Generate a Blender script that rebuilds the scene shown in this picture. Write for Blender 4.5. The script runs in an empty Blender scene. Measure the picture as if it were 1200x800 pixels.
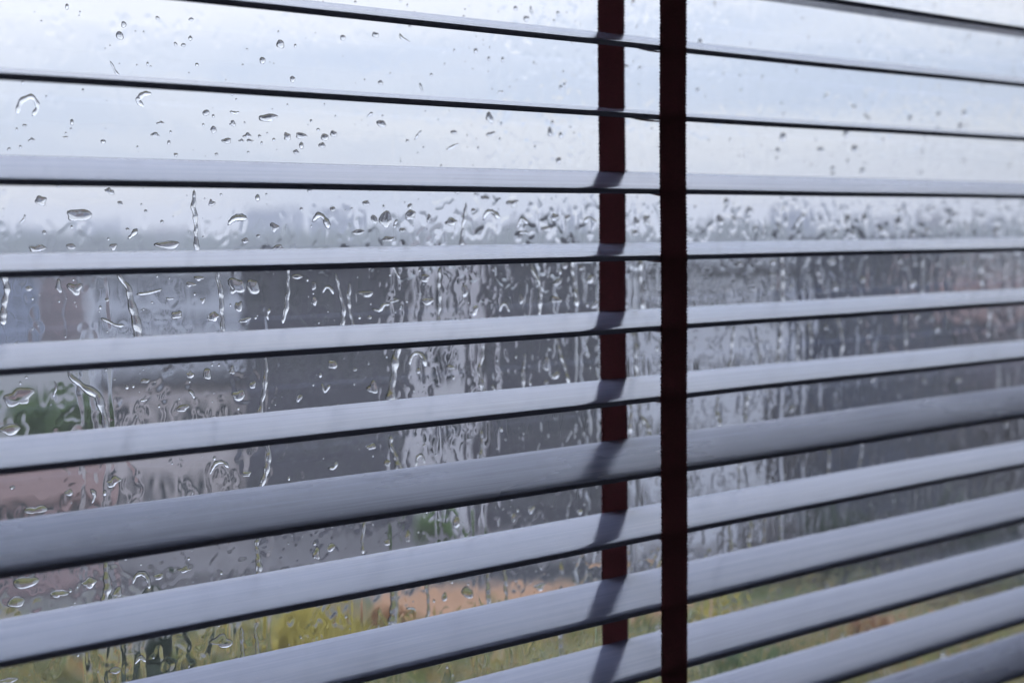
import bpy, bmesh, math, random
import numpy as np
from mathutils import Vector, Matrix

random.seed(11)
rng = np.random.default_rng(11)
SC = bpy.context.scene
COL = SC.collection

# ------------------------------------------------------------------ camera
# X runs along the blind, Y points out of the window, Z is up; eye level is Z = 0
FPX, YAW, PITCH, ROLL = 2026.33, 0.7705, -0.0620, -0.0095
CAM = np.array([-0.8366, -0.7159, 0.0])
FW = np.array([math.sin(YAW) * math.cos(PITCH), math.cos(YAW) * math.cos(PITCH), math.sin(PITCH)])
R0 = np.array([math.cos(YAW), -math.sin(YAW), 0.0])
U0 = np.cross(R0, FW)
RT = math.cos(ROLL) * R0 + math.sin(ROLL) * U0
UP = np.cross(RT, FW)
cd = bpy.data.cameras.new('camera')
cam = bpy.data.objects.new('camera', cd)
COL.objects.link(cam)
m = Matrix.Identity(4)
for i in range(3):
    m[i][0], m[i][1], m[i][2], m[i][3] = RT[i], UP[i], -FW[i], CAM[i]
cam.matrix_world = m
cd.sensor_fit = 'HORIZONTAL'
cd.sensor_width = 36.0
cd.lens = 36.0 * FPX / 1200.0
cd.clip_start = 0.02
cd.clip_end = 6000.0
cd.dof.use_dof = True
cd.dof.focus_distance = 0.98
cd.dof.aperture_fstop = 6.3
cd.dof.aperture_blades = 7
SC.camera = cam

# ------------------------------------------------------------------ world: overcast sky
w = bpy.data.worlds.new('World')
SC.world = w
w.use_nodes = True
nt = w.node_tree
nt.nodes.clear()
def wn(t, **k):
    n = nt.nodes.new(t)
    for a, b in k.items():
        setattr(n, a, b)
    return n
out = wn('ShaderNodeOutputWorld')
bg = wn('ShaderNodeBackground')
bg.inputs['Strength'].default_value = 1.0
tc = wn('ShaderNodeTexCoord')
mp = wn('ShaderNodeMapping')
mp.inputs['Scale'].default_value = (1.0, 1.0, 8.0)
nz = wn('ShaderNodeTexNoise')
nz.inputs['Scale'].default_value = 2.6
nz.inputs['Detail'].default_value = 5.0
nz.inputs['Roughness'].default_value = 0.5
nz.inputs['Distortion'].default_value = 0.3
rmp = wn('ShaderNodeValToRGB')
rmp.color_ramp.elements[0].position = 0.30
rmp.color_ramp.elements[0].color = (0.52, 0.585, 0.73, 1)
rmp.color_ramp.elements[1].position = 0.55
rmp.color_ramp.elements[1].color = (0.79, 0.79, 0.83, 1)
sky = wn('ShaderNodeTexSky', sky_type='NISHITA', sun_disc=False)
sky.sun_elevation = math.radians(38)
sky.sun_rotation = math.radians(-86)
scl = wn('ShaderNodeVectorMath', operation='SCALE')
scl.inputs['Scale'].default_value = 0.06
mix = wn('ShaderNodeMix', data_type='RGBA')
mix.inputs['Factor'].default_value = 0.85
L = nt.links.new
L(tc.outputs['Generated'], mp.inputs['Vector'])
L(mp.outputs['Vector'], nz.inputs['Vector'])
L(nz.outputs['Fac'], rmp.inputs['Fac'])
L(sky.outputs['Color'], scl.inputs[0])
L(scl.outputs[0], mix.inputs['A'])
L(rmp.outputs['Color'], mix.inputs['B'])
# an overcast sky grows brighter, and here bluer, towards the zenith
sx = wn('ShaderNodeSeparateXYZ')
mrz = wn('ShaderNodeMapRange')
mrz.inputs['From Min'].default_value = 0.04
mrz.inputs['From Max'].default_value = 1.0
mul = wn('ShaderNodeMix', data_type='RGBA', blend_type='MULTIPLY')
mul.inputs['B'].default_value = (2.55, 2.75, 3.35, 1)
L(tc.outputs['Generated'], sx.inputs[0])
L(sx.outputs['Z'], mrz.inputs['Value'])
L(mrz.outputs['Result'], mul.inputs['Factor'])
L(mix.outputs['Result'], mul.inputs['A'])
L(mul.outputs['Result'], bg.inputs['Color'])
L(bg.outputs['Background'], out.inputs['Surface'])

# soft overcast sun, high on the left along the facade
sd = bpy.data.lights.new('sun', 'SUN')
sd.energy = 0.5
sd.angle = math.radians(35)
sd.color = (1.0, 0.97, 0.93)
sun = bpy.data.objects.new('sun', sd)
COL.objects.link(sun)
sun.rotation_euler = Vector((0.80, -0.05, -0.62)).to_track_quat('-Z', 'Y').to_euler()

vs = SC.view_settings
vs.view_transform = 'Standard'
vs.look = 'None'
vs.gamma = 1.0
vs.exposure = 0.47
vs.use_curve_mapping = False
cy = SC.cycles
cy.use_denoising = True
cy.caustics_refractive = True
cy.caustics_reflective = True
cy.blur_glossy = 0.0
cy.max_bounces = 14
cy.transmission_bounces = 10
cy.diffuse_bounces = 3
cy.glossy_bounces = 4
cy.transparent_max_bounces = 12
cy.volume_bounces = 1
cy.sample_clamp_indirect = 6.0

# ------------------------------------------------------------------ helpers
def mesh_np(name, V, F, smooth=False):
    """V: (n,3) floats, F: (m,4) or (m,3) ints or a list of faces"""
    me = bpy.data.meshes.new(name)
    V = np.asarray(V, dtype=np.float32)
    if isinstance(F, np.ndarray):
        k = F.shape[1]
        me.vertices.add(len(V))
        me.vertices.foreach_set('co', V.ravel())
        me.loops.add(F.size)
        me.loops.foreach_set('vertex_index', F.astype(np.int32).ravel())
        me.polygons.add(len(F))
        me.polygons.foreach_set('loop_start', np.arange(0, F.size, k, dtype=np.int32))
        me.polygons.foreach_set('loop_total', np.full(len(F), k, dtype=np.int32))
        me.update(calc_edges=True)
        me.validate()
    else:
        me.from_pydata([tuple(v) for v in V.tolist()], [], F)
        me.update()
    if smooth:
        me.polygons.foreach_set('use_smooth', np.ones(len(me.polygons), dtype=bool))
    return me

def ob(name, me, mat=None, parent=None, loc=None):
    o = bpy.data.objects.new(name, me)
    COL.objects.link(o)
    if mat is not None and me is not None and len(me.materials) == 0:
        me.materials.append(mat)
    if parent is not None:
        o.parent = parent
    if loc is not None:
        o.location = loc
    return o

def tag(o, label=None, cat=None, group=None, kind=None):
    if label: o['label'] = label
    if cat: o['category'] = cat
    if group: o['group'] = group
    if kind: o['kind'] = kind
    return o

class MB:
    def __init__(s): s.v = []; s.f = []
    def box(s, x0, x1, y0, y1, z0, z1):
        b = len(s.v)
        s.v += [(x, y, z) for z in (z0, z1) for y in (y0, y1) for x in (x0, x1)]
        s.f += [tuple(b + i for i in q) for q in ((0,2,3,1),(4,5,7,6),(0,1,5,4),(2,6,7,3),(0,4,6,2),(1,3,7,5))]
        return s
    def quad(s, a, b, c, d):
        n = len(s.v); s.v += [a, b, c, d]; s.f.append((n, n+1, n+2, n+3)); return s
    def build(s, name, mat, parent=None, smooth=False):
        me = mesh_np(name, np.array(s.v, dtype=float).reshape(-1, 3), s.f, smooth)
        return ob(name, me, mat, parent)

def mat(name):
    mm = bpy.data.materials.new(name)
    mm.use_nodes = True
    t = mm.node_tree
    b = t.nodes['Principled BSDF']
    return mm, t, b
def nd(t, typ, **k):
    n = t.nodes.new(typ)
    for a, b in k.items(): setattr(n, a, b)
    return n
def ramp(t, fac, stops):
    r = nd(t, 'ShaderNodeValToRGB')
    e = r.color_ramp.elements
    while len(e) < len(stops): e.new(0.5)
    for q, (p, c) in zip(e, stops):
        q.position = p; q.color = (*c, 1)
    t.links.new(fac, r.inputs['Fac'])
    return r.outputs['Color']
def noise(t, scale=(1,1,1), s=5.0, detail=4.0, rough=0.5, dist=0.0, coord='Object', loc_rand=False):
    c = nd(t, 'ShaderNodeTexCoord'); mp = nd(t, 'ShaderNodeMapping')
    mp.inputs['Scale'].default_value = scale
    t.links.new(c.outputs[coord], mp.inputs['Vector'])
    if loc_rand:
        oi = nd(t, 'ShaderNodeObjectInfo'); mu = nd(t, 'ShaderNodeMath', operation='MULTIPLY')
        mu.inputs[1].default_value = 37.0
        t.links.new(oi.outputs['Random'], mu.inputs[0])
        t.links.new(mu.outputs[0], mp.inputs['Location'])
    n = nd(t, 'ShaderNodeTexNoise')
    n.inputs['Scale'].default_value = s; n.inputs['Detail'].default_value = detail
    n.inputs['Roughness'].default_value = rough; n.inputs['Distortion'].default_value = dist
    t.links.new(mp.outputs['Vector'], n.inputs['Vector'])
    return n.outputs['Fac']
def bump(t, b, h, dist, strength=1.0):
    n = nd(t, 'ShaderNodeBump')
    n.inputs['Distance'].default_value = dist; n.inputs['Strength'].default_value = strength
    t.links.new(h, n.inputs['Height']); t.links.new(n.outputs['Normal'], b.inputs['Normal'])

def rough_mat(name, c0, c1, s=1.0, scale=(1,1,1), rough=0.8, bd=0.0, coord='Object'):
    mm, t, b = mat(name)
    f = noise(t, scale, s, 5, 0.6, coord=coord)
    t.links.new(ramp(t, f, [(0.3, c0), (0.7, c1)]), b.inputs['Base Color'])
    b.inputs['Roughness'].default_value = rough
    if bd: bump(t, b, f, bd)
    return mm

# slats: stained wood with a lacquer that mirrors the sky at grazing angles; some are worn matt
def slat_mat(name, cols, r0, r1, ior, bmp):
    M, t, b = mat(name)
    g1 = noise(t, (2, 110, 110), 1.0, 7, 0.6, 0.0, loc_rand=True)
    g2 = noise(t, (9, 500, 500), 1.0, 4, 0.6, loc_rand=True)
    g3 = noise(t, (6, 30, 30), 1.0, 3, 0.5, loc_rand=True)
    ds = noise(t, (1, 1, 1), 420, 2, 0.5, loc_rand=True)          # specks of dust
    mx = nd(t, 'ShaderNodeMath', operation='MULTIPLY_ADD'); mx.inputs[1].default_value = 0.6
    t.links.new(g2, mx.inputs[0]); t.links.new(g1, mx.inputs[2])
    cr = ramp(t, mx.outputs[0], [(0.5, cols[0]), (0.80, cols[1]), (1.05, cols[2])])
    mk = nd(t, 'ShaderNodeMapRange'); mk.inputs['From Min'].default_value = 0.70; mk.inputs['From Max'].default_value = 0.78
    mk.inputs['To Max'].default_value = 0.5
    t.links.new(ds, mk.inputs['Value'])
    mc = nd(t, 'ShaderNodeMix', data_type='RGBA'); mc.inputs['B'].default_value = (0.42, 0.42, 0.45, 1)
    t.links.new(mk.outputs['Result'], mc.inputs['Factor']); t.links.new(cr, mc.inputs['A'])
    t.links.new(mc.outputs['Result'], b.inputs['Base Color'])
    mr = nd(t, 'ShaderNodeMapRange')
    mr.inputs['From Min'].default_value = 0.3; mr.inputs['From Max'].default_value = 0.7
    mr.inputs['To Min'].default_value = r0; mr.inputs['To Max'].default_value = r1
    t.links.new(g3, mr.inputs['Value']); t.links.new(mr.outputs['Result'], b.inputs['Roughness'])
    b.inputs['IOR'].default_value = ior
    b.inputs['Specular Tint'].default_value = (0.92, 0.96, 1.0, 1)
    bump(t, b, g2, 0.00004, bmp)
    return M
M_slat = slat_mat('lacquered wood', [(0.20, 0.22, 0.31), (0.26, 0.28, 0.38), (0.31, 0.33, 0.43)], 0.15, 0.20, 1.74, 0.15)
M_worn = slat_mat('worn matt wood', [(0.13, 0.14, 0.19), (0.22, 0.235, 0.31), (0.32, 0.335, 0.42)], 0.24, 0.32, 1.56, 0.5)

# ladder tape: dark brown woven cotton
M_tape, t, b = mat('dark maroon woven tape')
c = nd(t, 'ShaderNodeTexCoord')
n1 = noise(t, (1, 1, 1), 900, 3, 0.7)
t.links.new(ramp(t, n1, [(0.3, (0.07, 0.022, 0.022)), (0.62, (0.20, 0.075, 0.072)), (0.85, (0.42, 0.27, 0.25))]), b.inputs['Base Color'])
b.inputs['Roughness'].default_value = 0.9
b.inputs['Sheen Weight'].default_value = 0.15
bump(t, b, n1, 0.0004, 0.7)
tl = nd(t, 'ShaderNodeBsdfTranslucent'); tl.inputs['Color'].default_value = (0.34, 0.18, 0.19, 1)
ms = nd(t, 'ShaderNodeMixShader'); ms.inputs[0].default_value = 0.45
t.links.new(b.outputs[0], ms.inputs[1]); t.links.new(tl.outputs[0], ms.inputs[2])
t.links.new(ms.outputs[0], t.nodes['Material Output'].inputs['Surface'])

# thin window glass: lets light straight through, mirrors a little
M_glass = bpy.data.materials.new('window glass'); M_glass.use_nodes = True
t = M_glass.node_tree; t.nodes.clear()
o_ = nd(t, 'ShaderNodeOutputMaterial'); mxs = nd(t, 'ShaderNodeMixShader')
tr = nd(t, 'ShaderNodeBsdfTransparent'); gl = nd(t, 'ShaderNodeBsdfGlossy')
tr.inputs['Color'].default_value = (0.975, 0.985, 0.985, 1)
gl.inputs['Roughness'].default_value = 0.02
lw = nd(t, 'ShaderNodeLayerWeight'); lw.inputs['Blend'].default_value = 0.5
pw = nd(t, 'ShaderNodeMath', operation='POWER'); pw.inputs[1].default_value = 5.0
fr = nd(t, 'ShaderNodeMath', operation='MULTIPLY_ADD'); fr.inputs[1].default_value = 0.9; fr.inputs[2].default_value = 0.03
t.links.new(lw.outputs['Facing'], pw.inputs[0]); t.links.new(pw.outputs[0], fr.inputs[0])
t.links.new(fr.outputs[0], mxs.inputs[0]); t.links.new(tr.outputs[0], mxs.inputs[1]); t.links.new(gl.outputs[0], mxs.inputs[2])
t.links.new(mxs.outputs[0], o_.inputs['Surface'])

M_water = bpy.data.materials.new('rain water'); M_water.use_nodes = True
t = M_water.node_tree; t.nodes.clear()
o_ = nd(t, 'ShaderNodeOutputMaterial'); gw = nd(t, 'ShaderNodeBsdfGlass')
gw.inputs['IOR'].default_value = 1.333; gw.inputs['Roughness'].default_value = 0.0
t.links.new(gw.outputs[0], o_.inputs['Surface'])

M_wall = rough_mat('plaster', (0.66, 0.63, 0.61), (0.72, 0.69, 0.67), 3.0, rough=0.9)
M_floor = rough_mat('floor boards', (0.10, 0.07, 0.05), (0.16, 0.11, 0.08), 4.0, (1, 8, 1), 0.5)
M_frame = rough_mat('window frame paint', (0.55, 0.55, 0.55), (0.62, 0.62, 0.62), 8.0, rough=0.4)

# ------------------------------------------------------------------ the room round the window
WX0, WX1, WZ0, WZ1 = -0.74, 0.97, -0.545, 0.40      # window opening
RX0, RX1, RY0, RZ0, RZ1 = -2.6, 2.4, -3.2, -1.5, 1.15
YW0, YW1 = 0.075, 0.20
def struct(name, mb, m_): return tag(mb.build(name, m_), kind='structure')
wb = MB()
wb.box(RX0, WX0, YW0, YW1, RZ0, RZ1); wb.box(WX1, RX1, YW0, YW1, RZ0, RZ1)
wb.box(WX0, WX1, YW0, YW1, RZ0, WZ0); wb.box(WX0, WX1, YW0, YW1, WZ1, RZ1)
struct('wall_window', wb, M_wall)
wb = MB()      # unseen opening added in the back wall so daylight lifts slat fronts and tapes
wb.box(RX0, -2.4, RY0 - .1, RY0, RZ0, RZ1); wb.box(-1.1, RX1, RY0 - .1, RY0, RZ0, RZ1)
wb.box(-2.4, -1.1, RY0 - .1, RY0, RZ0, -.6); wb.box(-2.4, -1.1, RY0 - .1, RY0, .6, RZ1)
struct('wall_back', wb, M_wall)
struct('wall_left', MB().box(RX0 - .1, RX0, RY0 - .1, YW1, RZ0, RZ1), M_wall)
struct('wall_right', MB().box(RX1, RX1 + .1, RY0 - .1, YW1, RZ0, RZ1), M_wall)
struct('floor', MB().box(RX0 - .1, RX1 + .1, RY0 - .1, YW1, RZ0 - .1, RZ0), M_floor)
struct('ceiling', MB().box(RX0 - .1, RX1 + .1, RY0 - .1, YW1, RZ1, RZ1 + .1), M_wall)

YG = 0.112          # inner face of the glass; outer face 4 mm further
win = ob('window', None, loc=(0, 0, 0))
win.location = (0.115, YG, WZ0)
tag(win, 'rain-spattered window behind the slats of the blind', 'window')
win_inv = Matrix.Translation((-0.115, -YG, -WZ0))
def wpart(name, mb, m_):
    o = mb.build(name, m_, win); o.matrix_parent_inverse = win_inv; return o
pb = MB().box(WX0 + .03, WX1 - .03, YG, YG + .004, WZ0 + .03, WZ1 - .03)
wpart('pane', pb, M_glass)
fb = [(WX0, WX0 + .035, WZ0, WZ1), (WX1 - .035, WX1, WZ0, WZ1), (WX0 + .035, WX1 - .035, WZ0, WZ0 + .035), (WX0 + .035, WX1 - .035, WZ1 - .035, WZ1)]
for (a, b_, c_, d_) in fb:
    wpart('frame', MB().box(a, b_, YG - .012, YG + .03, c_, d_), M_frame)

# ------------------------------------------------------------------ the blind
SLAT_Z = [0.1614, 0.1166, 0.0737, 0.0271, -0.0144, -0.0585, -0.1032, -0.1508, -0.1909, -0.2371, -0.2792, -0.3206, -0.3645]
SLAT_T = [0.110, 0.2507, 0.1543, 0.2651, 0.1545, 0.1619, 0.1609, 0.3183, 0.1648, 0.2184, 0.1863, 0.1809, 0.2588]
SLAT_R = [0, .0001, .0001, .0003, -.0001, -.0002, -.0004, -.0005, -.0003, .0003, .0005, 0, 0]
SLAT_Z = [0.2500, 0.2055] + SLAT_Z + [-0.4085, -0.4525]
SLAT_T = [0.18, 0.20] + SLAT_T + [0.19, 0.17]
SLAT_R = [0, 0] + SLAT_R + [0, 0]
SW, ST = 0.050, 0.0033
blind = ob('venetian_blind', None, loc=(0, 0.025, -0.50))
tag(blind, 'dark wooden venetian blind with maroon ladder tapes in front of the wet window', 'blind')
BINV = Matrix.Translation((0, -0.025, 0.50))
def bpart(o):
    o.parent = blind; o.matrix_parent_inverse = BINV; return o

def slat_section(bow):
    """closed outline of a slat, y 0..SW, z -ST..0, rounded edges and a faint crown"""
    r = 0.0006; pts = []
    def arc(cy, cz, a0, a1, n=4):
        for i in range(n + 1):
            a = a0 + (a1 - a0) * i / n
            pts.append((cy + r * math.cos(a), cz + r * math.sin(a)))
    arc(r, -ST + r, -math.pi / 2, -math.pi, 3)
    arc(r, -r, math.pi, math.pi / 2, 3)
    for i in range(1, 8): pts.append((r + (SW - 2 * r) * i / 8, 0.0))
    arc(SW - r, -r, math.pi / 2, 0, 3)
    arc(SW - r, -ST + r, 0, -math.pi / 2, 3)
    for i in range(7, 0, -1): pts.append((r + (SW - 2 * r) * i / 8, -ST))
    return np.array([(y, z + bow * (1 - ((y - SW / 2) / (SW / 2)) ** 2)) for y, z in pts])

def make_slat(i):
    X0, X1, n = -0.68, 0.91, 60
    P = slat_section(0.00012 + 0.00010 * math.sin(i * 2.1))
    k = len(P); xs = np.linspace(X0, X1, n)
    ph = rng.uniform(0, 6.28, 4)
    V = []
    for x in xs:
        wob = 0.00022 * math.sin(7 * x + ph[0]) + 0.00012 * math.sin(19 * x + ph[1])
        tw = 0.004 * math.sin(5 * x + ph[2])
        c, s = math.cos(tw), math.sin(tw)
        for (y, z) in P:
            V.append((x, y * c - z * s, y * s + z * c + wob))
    F = []
    for a in range(n - 1):
        for j in range(k):
            F.append((a * k + j, a * k + (j + 1) % k, (a + 1) * k + (j + 1) % k, (a + 1) * k + j))
    V += [(X0, P[:, 0].mean(), P[:, 1].mean()), (X1, P[:, 0].mean(), P[:, 1].mean())]
    e0, e1 = len(V) - 2, len(V) - 1
    for j in range(k):
        F.append((e0, (j + 1) % k, j)); F.append((e1, (n - 1) * k + j, (n - 1) * k + (j + 1) % k))
    me = mesh_np('slat', V, F, True)
    me.update()
    worn = i in (9, 14)
    o = ob('slat', me, M_worn if worn else M_slat)
    if worn: o['label'] = 'duller, more steeply tilted slat with the wood grain showing'
    T, Rr = SLAT_T[i], SLAT_R[i]
    o.matrix_world = Matrix.Translation((0, 0, SLAT_Z[i])) @ Matrix.Rotation(-math.atan(Rr), 4, 'Y') @ Matrix.Rotation(T, 4, 'X')
    bpy.context.view_layer.update()
    mw = o.matrix_world.copy()
    bpart(o)
    o.matrix_parent_inverse = BINV
    return o
for i in range(len(SLAT_Z)):
    make_slat(i)

def make_tape(y, lean, seed):
    r_ = np.random.default_rng(seed)
    z0, z1 = -0.50, 0.33
    pitch = 0.0021; nz_ = int((z1 - z0) / (pitch / 4)); nx = 14
    W = 0.0253; th = 0.0006
    zs = np.linspace(z0, z1, nz_)
    V = np.zeros((nz_, nx, 2, 3))
    jl, jr = r_.normal(0, .00018, nz_), r_.normal(0, .00018, nz_)
    for i, z in enumerate(zs):
        sc_ = 0.00060 * math.cos(2 * math.pi * z / pitch)
        sc2 = 0.00060 * math.cos(2 * math.pi * z / pitch + 1.3)
        xc = lean * z + 0.0002 * math.sin(z * 22 + seed)
        xl, xr = xc - W / 2 + sc_ + jl[i], xc + W / 2 - sc2 + jr[i]
        wave = 0.0003 * math.sin(z * 38 + seed * 2)
        for j in range(nx):
            u = j / (nx - 1)
            rib = 0.00034 * math.cos(2 * math.pi * z / pitch + math.pi * (j % 2))
            taper = 1.0 if 0 < j < nx - 1 else 0.35
            x = xl + (xr - xl) * u
            V[i, j, 0] = (x, y - th * taper - rib + wave, z)
            V[i, j, 1] = (x, y + th * taper + rib + wave, z)
    Vf = V.reshape(-1, 3)
    idx = lambda i, j, s: (i * nx + j) * 2 + s
    F = []
    for i in range(nz_ - 1):
        for j in range(nx - 1):
            F.append((idx(i, j, 0), idx(i, j + 1, 0), idx(i + 1, j + 1, 0), idx(i + 1, j, 0)))
            F.append((idx(i, j, 1), idx(i + 1, j, 1), idx(i + 1, j + 1, 1), idx(i, j + 1, 1)))
        F.append((idx(i, 0, 0), idx(i + 1, 0, 0), idx(i + 1, 0, 1), idx(i, 0, 1)))
        F.append((idx(i, nx - 1, 0), idx(i, nx - 1, 1), idx(i + 1, nx - 1, 1), idx(i + 1, nx - 1, 0)))
    o = ob('ladder_tape', mesh_np('ladder_tape', Vf, np.array(F), True), M_tape)
    # loose fibres standing off the edges
    fib = MB()
    for k in range(150):
        z = r_.uniform(z0, z1); sgn = r_.choice([-1, 1]); x = lean * z + sgn * W / 2
        if r_.random() < .4: x = r_.uniform(-W / 2, W / 2)
        p = np.array([x, y - .0006, z]); dv = np.array([sgn * r_.uniform(.2, 1), r_.uniform(-1, .2), r_.uniform(-.8, .8)])
        dv /= np.linalg.norm(dv); ln = r_.uniform(.0006, .0016); wd = .00005
        q = p + dv * ln + np.array([0, 0, r_.uniform(-.0004, .0004)])
        s = np.array([0, 0, wd]); e = np.array([0, wd, 0])
        fib.quad(p - s, p + s, q + s * .4, q - s * .4); fib.quad(p - e, p + e, q + e * .4, q - e * .4)
    f = fib.build('fibre', M_tape, o); f['kind'] = 'stuff'
    bpart(o)
    return o
make_tape(-0.0016, 0.0016, 3)['label'] = 'maroon woven tape running down in front of the slats'
make_tape(SW + 0.0006, -0.0016, 5)['label'] = 'maroon woven tape running down behind the slats, casting dark bands on them'

# cross straps of the ladder under every slat
def make_rung(i):
    T = SLAT_T[i]; z = SLAT_Z[i]
    n = 9; V = []; xw = 0.0045; xo = -0.0045
    for a in range(n):
        u = a / (n - 1)
        y = -0.0012 + u * (SW * math.cos(T) + 0.0014)
        sag = -0.0011 * math.sin(math.pi * min(1, u * 1.6)) if u < .625 else 0
        zz = z + y * math.tan(T) - (ST + 0.0002) / math.cos(T) + sag
        for s in (-1, 1):
            V += [(xo + s * xw, y, zz), (xo + s * xw, y, zz - .0009)]
    F = []
    for a in range(n - 1):
        q = a * 4; w_ = q + 4
        F += [(q, q + 2, w_ + 2, w_), (q + 1, w_ + 1, w_ + 3, q + 3), (q, w_, w_ + 1, q + 1), (q + 2, q + 3, w_ + 3, w_ + 2)]
    F += [(0, 1, 3, 2), (4 * n - 4, 4 * n - 2, 4 * n - 1, 4 * n - 3)]
    bpart(ob('ladder_rung', mesh_np('ladder_rung', V, F), M_tape))
for i in range(len(SLAT_Z)): make_rung(i)
hr = MB().box(-0.70, 0.93, -0.006, 0.056, 0.325, 0.37).build('headrail', M_slat); bpart(hr)
br = MB().box(-0.68, 0.91, 0.0, 0.05, -0.52, -0.50).build('bottom_rail', M_slat); bpart(br)

# ------------------------------------------------------------------ rain on the glass
YO = YG + 0.004     # outer face of the glass
def ray(px, py):
    d = FW + RT * ((px - 600) / FPX) + UP * ((400 - py) / FPX)
    return d
def on_glass(px, py):
    d = ray(px, py); s = (YO - CAM[1]) / d[1]
    return CAM + d * s
GX0, GX1, GZ0, GZ1 = WX0 + .036, WX1 - .036, WZ0 + .036, WZ1 - .036

# water film: a closed sheet, flat against the glass, wavy outside
def make_film():
    st = 0.00112
    def axis(lo, f0, f1, hi):       # fine where the window is seen, coarser towards its edges
        c0, c1 = max(2, int((f0 - lo) / .005)), max(2, int((hi - f1) / .005))
        return np.r_[np.linspace(lo, f0, c0, endpoint=False), np.linspace(f0, f1, int((f1 - f0) / st), endpoint=False), np.linspace(f1, hi, c1)]
    xs, zs = axis(GX0, -.52, .76, GX1), axis(GZ0, -.42, .27, GZ1)
    nx, nz_ = len(xs), len(zs)
    fx, fz = np.fft.fftfreq(nx, st), np.fft.fftfreq(nz_, st)
    def gn(sx, sz):
        a = rng.standard_normal((nz_, nx))
        k = np.exp(-2 * (math.pi ** 2) * ((fx[None, :] * sx) ** 2 + (fz[:, None] * sz) ** 2))
        a = np.fft.ifft2(np.fft.fft2(a) * k).real
        return a / a.std()
    def ss(v, e0, e1):
        q = np.clip((v - e0) / (e1 - e0), 0, 1); return q * q * (3 - 2 * q)
    mask = np.clip(0.85 + 0.35 * gn(.04, .06), 0.35, 1.5)
    low = np.clip((0.12 - zs[:, None]) / 0.10, 0.8, 1.0)      # wetter further down
    h = (0.000011 * gn(.0020, .010) + 0.000009 * gn(.0016, .0024)) * mask * low + 0.00004 * gn(.006, .02) * low
    # broken patches of film with defined edges
    pa = gn(.0042, .0070) + .6 * gn(.0017, .0022); pb_ = gn(.0024, .0045) + .4 * gn(.0012, .0014)
    h += 0.00013 * ss(pa, .65, 1.2) * mask * low
    h += 0.00011 * ss(pb_, .9, 1.5) * mask * low
    # runs of water
    for k in range(170):
        x = rng.uniform(xs[0], xs[-1]); zt = rng.uniform(GZ0 + .1, GZ1); ln = rng.uniform(.03, .42)
        wd = rng.uniform(.0009, .0030); am = rng.uniform(.00006, .00024) * (wd / .002) ** .5
        wob = np.cumsum(rng.standard_normal(nz_)) * 0.00021
        wob = np.convolve(wob, np.ones(9) / 9, 'same')
        env = 1 / (1 + np.exp(-(zt - zs) / .003)) / (1 + np.exp((zt - ln - zs) / .003))
        env = env * (0.7 + 0.3 * np.sin(zs * rng.uniform(60, 300) + k))
        xc = x + wob
        i0, i1 = np.searchsorted(xs, [x - .06, x + .06])
        dd = (xs[None, i0:i1] - xc[:, None]) / (wd * (1 + .25 * np.sin(zs * rng.uniform(80, 300))))[:, None]
        h[:, i0:i1] += am * env[:, None] * np.exp(-dd ** 4 * .5)
    h = h - h.min() + 0.0002
    X, Z = np.meshgrid(xs, zs)
    V = np.stack([X.ravel(), (YO + 0.0002 + h).ravel(), Z.ravel()], 1)
    q = np.arange(nx * nz_).reshape(nz_, nx)
    F = np.stack([q[:-1, :-1].ravel(), q[1:, :-1].ravel(), q[1:, 1:].ravel(), q[:-1, 1:].ravel()], 1)
    # flat back and rim
    b0 = len(V)
    back = np.array([(GX0, YO + .0001, GZ0), (GX1, YO + .0001, GZ0), (GX1, YO + .0001, GZ1), (GX0, YO + .0001, GZ1)])
    V = np.vstack([V, back])
    F = np.vstack([F, [[b0, b0 + 1, b0 + 2, b0 + 3]]])
    me = mesh_np('water_film', V, F)
    sm = np.ones(len(F), dtype=bool); sm[-1] = False
    me.polygons.foreach_set('use_smooth', sm)
    o = ob('water_film', me, M_water)
    tag(o, 'thin film of rainwater with wavy runs covering the outside of the window', 'water', kind='stuff')
make_film()
YD = YO + 0.00025   # drops sit in the film

def blob_mesh(a, b_, H, irr, sag, seed, seg=22, rings=6, name='raindrop'):
    """irregular sessile drop: half width a, half height b_, thickness H, heavier below"""
    r_ = np.random.default_rng(seed)
    th = np.linspace(0, 2 * math.pi, seg, endpoint=False)
    rr = np.ones(seg)
    for k in range(2, 6):
        rr += irr * r_.normal(0, 1) / k * np.cos(k * th + r_.uniform(0, 6.28))
    rr = np.clip(rr, .45, 1.6)
    ox, oz = a * rr * np.cos(th), b_ * rr * np.sin(th)
    V = [(0, H, -sag * b_)]
    rhos = [0.28, 0.52, 0.72, 0.87, 0.96, 1.0][:rings]
    for q in rhos:
        hh = H * max(0.0, 1 - q ** 2.3) ** 0.6
        for i in range(seg):
            k = (1 - q * q)
            V.append((ox[i] * q, hh, oz[i] * q - sag * b_ * k))
    F = [(0, 1 + (i + 1) % seg, 1 + i) for i in range(seg)]
    for r in range(len(rhos) - 1):
        A, B = 1 + r * seg, 1 + (r + 1) * seg
        F += [(A + i, A + (i + 1) % seg, B + (i + 1) % seg, B + i) for i in range(seg)]
    n0 = len(V)                      # flat foot
    for i in range(seg): V.append((ox[i], -0.0002, oz[i]))
    V.append((0, -0.0002, 0))
    A = 1 + (len(rhos) - 1) * seg
    F += [(A + i, A + (i + 1) % seg, n0 + (i + 1) % seg, n0 + i) for i in range(seg)]
    F += [(n0 + seg, n0 + i, n0 + (i + 1) % seg) for i in range(seg)]
    me = mesh_np(name, V, F, True)
    for p in me.polygons:
        if max(p.vertices) >= n0 and min(p.vertices) >= n0: p.use_smooth = False
    return me

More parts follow.
